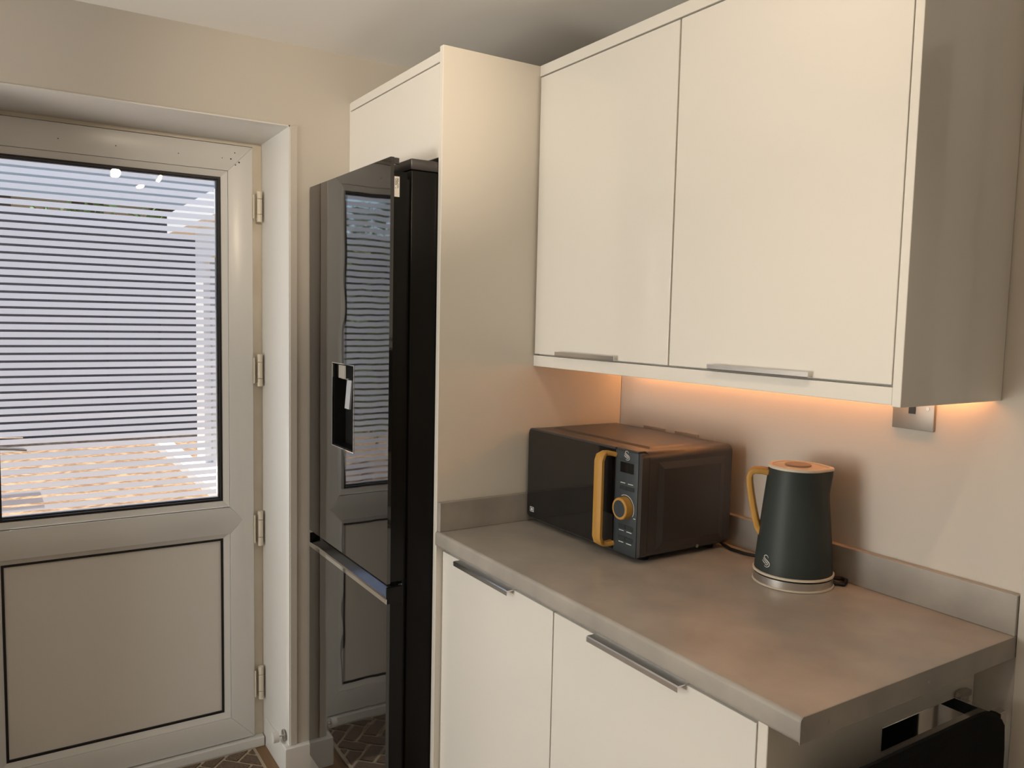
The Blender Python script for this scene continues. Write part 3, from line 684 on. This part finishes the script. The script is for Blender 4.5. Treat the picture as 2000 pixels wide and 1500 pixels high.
# ------------------------------------------------------------------ rug
RX0, RX1, RY0, RY1 = -0.826, 1.25, -0.838, -1.72
rug = thing('rug', 'brown rug with cream herringbone lines on the floor by the back door', 'rug', (0.2, -1.25, 0))
MB().box((RX0, RY0, 0.0004), (RX1, RY1, 0.0070), 0.003, 2).build('backing', 'rug_line', rug, smooth=True)
hb = bmesh.new()
cell, gap = 0.0525, 0.0052
ca, sa = math.cos(math.radians(45)), math.sin(math.radians(45))
def brick(x0, y0, x1, y1):
    vs0 = []; vs1 = []
    for x, y in ((x0 * cell + gap, y0 * cell + gap), (x1 * cell - gap, y0 * cell + gap), (x1 * cell - gap, y1 * cell - gap), (x0 * cell + gap, y1 * cell - gap)):
        X = x * ca - y * sa - 0.761; Y = x * sa + y * ca - 0.912
        vs0.append(hb.verts.new((X, Y, 0.0055))); vs1.append(hb.verts.new((X, Y, 0.0105)))
    hb.faces.new(vs0[::-1]); hb.faces.new(vs1)
    for i in range(4):
        j = (i + 1) % 4; hb.faces.new((vs0[i], vs0[j], vs1[j], vs1[i]))
for i in range(-20, 40):
    for j in range(-50, 12):
        X = (i * ca - j * sa) * cell - 0.761; Y = (i * sa + j * ca) * cell - 0.912
        if not (RX0 - .15 < X < RX1 + .15 and RY1 - .15 < Y < RY0 + .15): continue
        k = (i - j) % 4                                     # herringbone of two-to-one blocks
        if k == 0: brick(i, j, i + 2, j + 1)
        elif k == 2: brick(i, j - 1, i + 1, j + 1)
for pl, no in (((RX0 + .012, 0, 0), (-1, 0, 0)), ((RX1 - .012, 0, 0), (1, 0, 0)), ((0, RY0 - .012, 0), (0, 1, 0)), ((0, RY1 + .012, 0), (0, -1, 0))):
    r = bmesh.ops.bisect_plane(hb, geom=hb.verts[:] + hb.edges[:] + hb.faces[:], plane_co=pl, plane_no=no, clear_outer=True)
    bmesh.ops.holes_fill(hb, edges=[e for e in hb.edges if e.is_boundary], sides=8)
me = bpy.data.meshes.new('pile_blocks'); hb.to_mesh(me); hb.free(); me.materials.append(M['rug'])
po = bpy.data.objects.new('pile_blocks', me); col.objects.link(po); po.parent = rug; po.matrix_parent_inverse = Matrix.Translation(-rug.location)

# ------------------------------------------------------------------ ceiling spotlights (out of view, mirrored in the door glass)
cs = thing('ceiling_spotlight', 'white ceiling fitting with three warm spotlights', 'light', (1.21, -0.86, ZC))
MB().cyl((1.21, -0.86, ZC - 0.002), (1.21, -0.86, ZC - 0.022), 0.06, n=40).build('ceiling_plate', 'white_trim', cs, smooth=True)
for (x, y, tx, ty, tz, watt, cone) in ((1.121, -1.012, -0.62, -0.62, 2.00, 34.0, 48), (1.072, -0.823, 0.75, -0.31, 1.85, 2.6, 120), (1.340, -0.862, 0.85, -0.55, 0.9, 8.0, 84)):
    hd = MB(); top = Vector((x, y, 2.155)); dv = (Vector((tx, ty, tz)) - top).normalized()
    hd.tube([(1.21 + (x - 1.21) * .3, -0.86 + (y + 0.86) * .3, ZC - 0.02), (x, y, 2.165)], 0.006, n=10)
    hd.cyl(top - dv * 0.02, top + dv * 0.030, 0.020, 0.027, n=28)
    sh = hd.build('spot_head', 'chrome', cs, smooth=True)
    MB().cyl(top + dv * 0.0302, top + dv * 0.0312, 0.022, n=28).build('lamp', 'bulb', sh)
    l = bpy.data.lights.new('spot_beam', 'SPOT'); l.energy = SPOT_W * watt; l.color = (1.0, 0.82, 0.62); l.spot_size = math.radians(cone); l.spot_blend = 1.0; l.shadow_soft_size = 0.022
    lo = bpy.data.objects.new('spot_beam', l); col.objects.link(lo); lo.location = top + dv * 0.04
    lo.rotation_euler = dv.to_track_quat('-Z', 'Y').to_euler(); lo.parent = cs; lo.matrix_parent_inverse = Matrix.Translation(-cs.location)

# ------------------------------------------------------------------ outside the back door
g = MB().box((-16, -9, -0.16), (-1.0, 9, -0.10)).build('gravel_ground', 'gravel'); g['kind'] = 'structure'; g['label'] = 'sunlit orange gravel outside the back door'
fe = thing('garden_fence', 'dark slate coloured board fence across the garden', 'fence', (-9.2, -1, -0.1))
for k in range(34):
    yy = -6.4 + k * 0.3
    MB().box((-9.18 - 0.02 * (k % 2), yy, -0.1), (-9.24, yy + 0.304, 2.55)).build('fence_board', 'fence', fe)
hs = thing('house_extension', 'white rendered extension wall seen through the door glass', 'building', (-4, 0.2, -0.1))
MB().box((-6.5, 0.10, -0.1), (-6.15, 0.5, 2.25)).box((-5.05, 0.10, -0.1), (-1.02, 0.5, 2.25)).box((-6.15, 0.10, 1.95), (-5.05, 0.5, 2.25)).box((-6.15, 0.10, -0.1), (-5.05, 0.5, 0.02)).build('wall', 'render_white', hs)
MB().box((-6.15, 0.16, 0.02), (-5.05, 0.2, 1.95)).build('glazed_panel', 'grey_win', hs)
MB().box((-7.3, -0.02, 2.25), (-1.02, 0.6, 2.45)).build('roof_edge', 'render_white', hs)
MB().box((-8.0, -0.06, -0.1), (-1.02, 0.1, -0.02)).build('paved_edge', 'render_white', hs)
def bush(loc, r, h, n, label, group):
    t = thing('garden_shrub', label, 'shrub', loc, group)
    lf = MB()
    for k in range(n):
        a = random.uniform(0, 2 * PI); q = random.random() ** 0.5; zz = random.uniform(0.15, 1.0)
        p = Vector((loc[0] + r * q * math.cos(a) * math.sqrt(max(0.1, 1 - (2 * zz - 1) ** 2 * .8)), loc[1] + r * q * math.sin(a), loc[2] + h * zz))
        e = Euler((random.uniform(0, PI), random.uniform(0, PI), random.uniform(0, PI))).to_matrix(); s = random.uniform(0.05, 0.11)
        lf.quad(*[p + e @ Vector(c) for c in ((-s, 0, 0), (0, -s * .5, 0.01), (s, 0, 0), (0, s * .5, 0.01))])
    f = lf.build('foliage', 'leaf', t); f['kind'] = 'stuff'
    MB().cyl((loc[0], loc[1], loc[2]), (loc[0], loc[1], loc[2] + h * 0.6), 0.05, 0.03, n=8).build('stem', 'bark', t)
bush((-10.6, -0.3, -0.1), 0.9, 2.95, 900, 'leafy green shrub showing over the fence behind the door glass', 'shrubs along the garden fence')
bush((-10.6, -2.4, -0.1), 0.9, 2.85, 900, 'leafy green shrub left of the one over the fence', 'shrubs along the garden fence')
bush((-5.6, -3.4, -0.1), 0.9, 2.6, 1100, 'nearer leafy shrub mirrored in the black fridge door', 'shrubs along the garden fence')
pg = thing('garden_shelter', 'grey roofed shelter on brown posts beyond the fence', 'shelter', (-12.4, -0.8, -0.1))
for yy in (-3.1, -1.75, -0.55, 0.55, 1.7):
    MB().box((-12.05, yy, -0.1), (-12.4, yy + 0.42, 3.05)).build('post', 'bark', pg)
MB().box((-11.9, -4.2, 3.055), (-13.6, 2.6, 4.1)).build('roof', 'grey_win', pg)
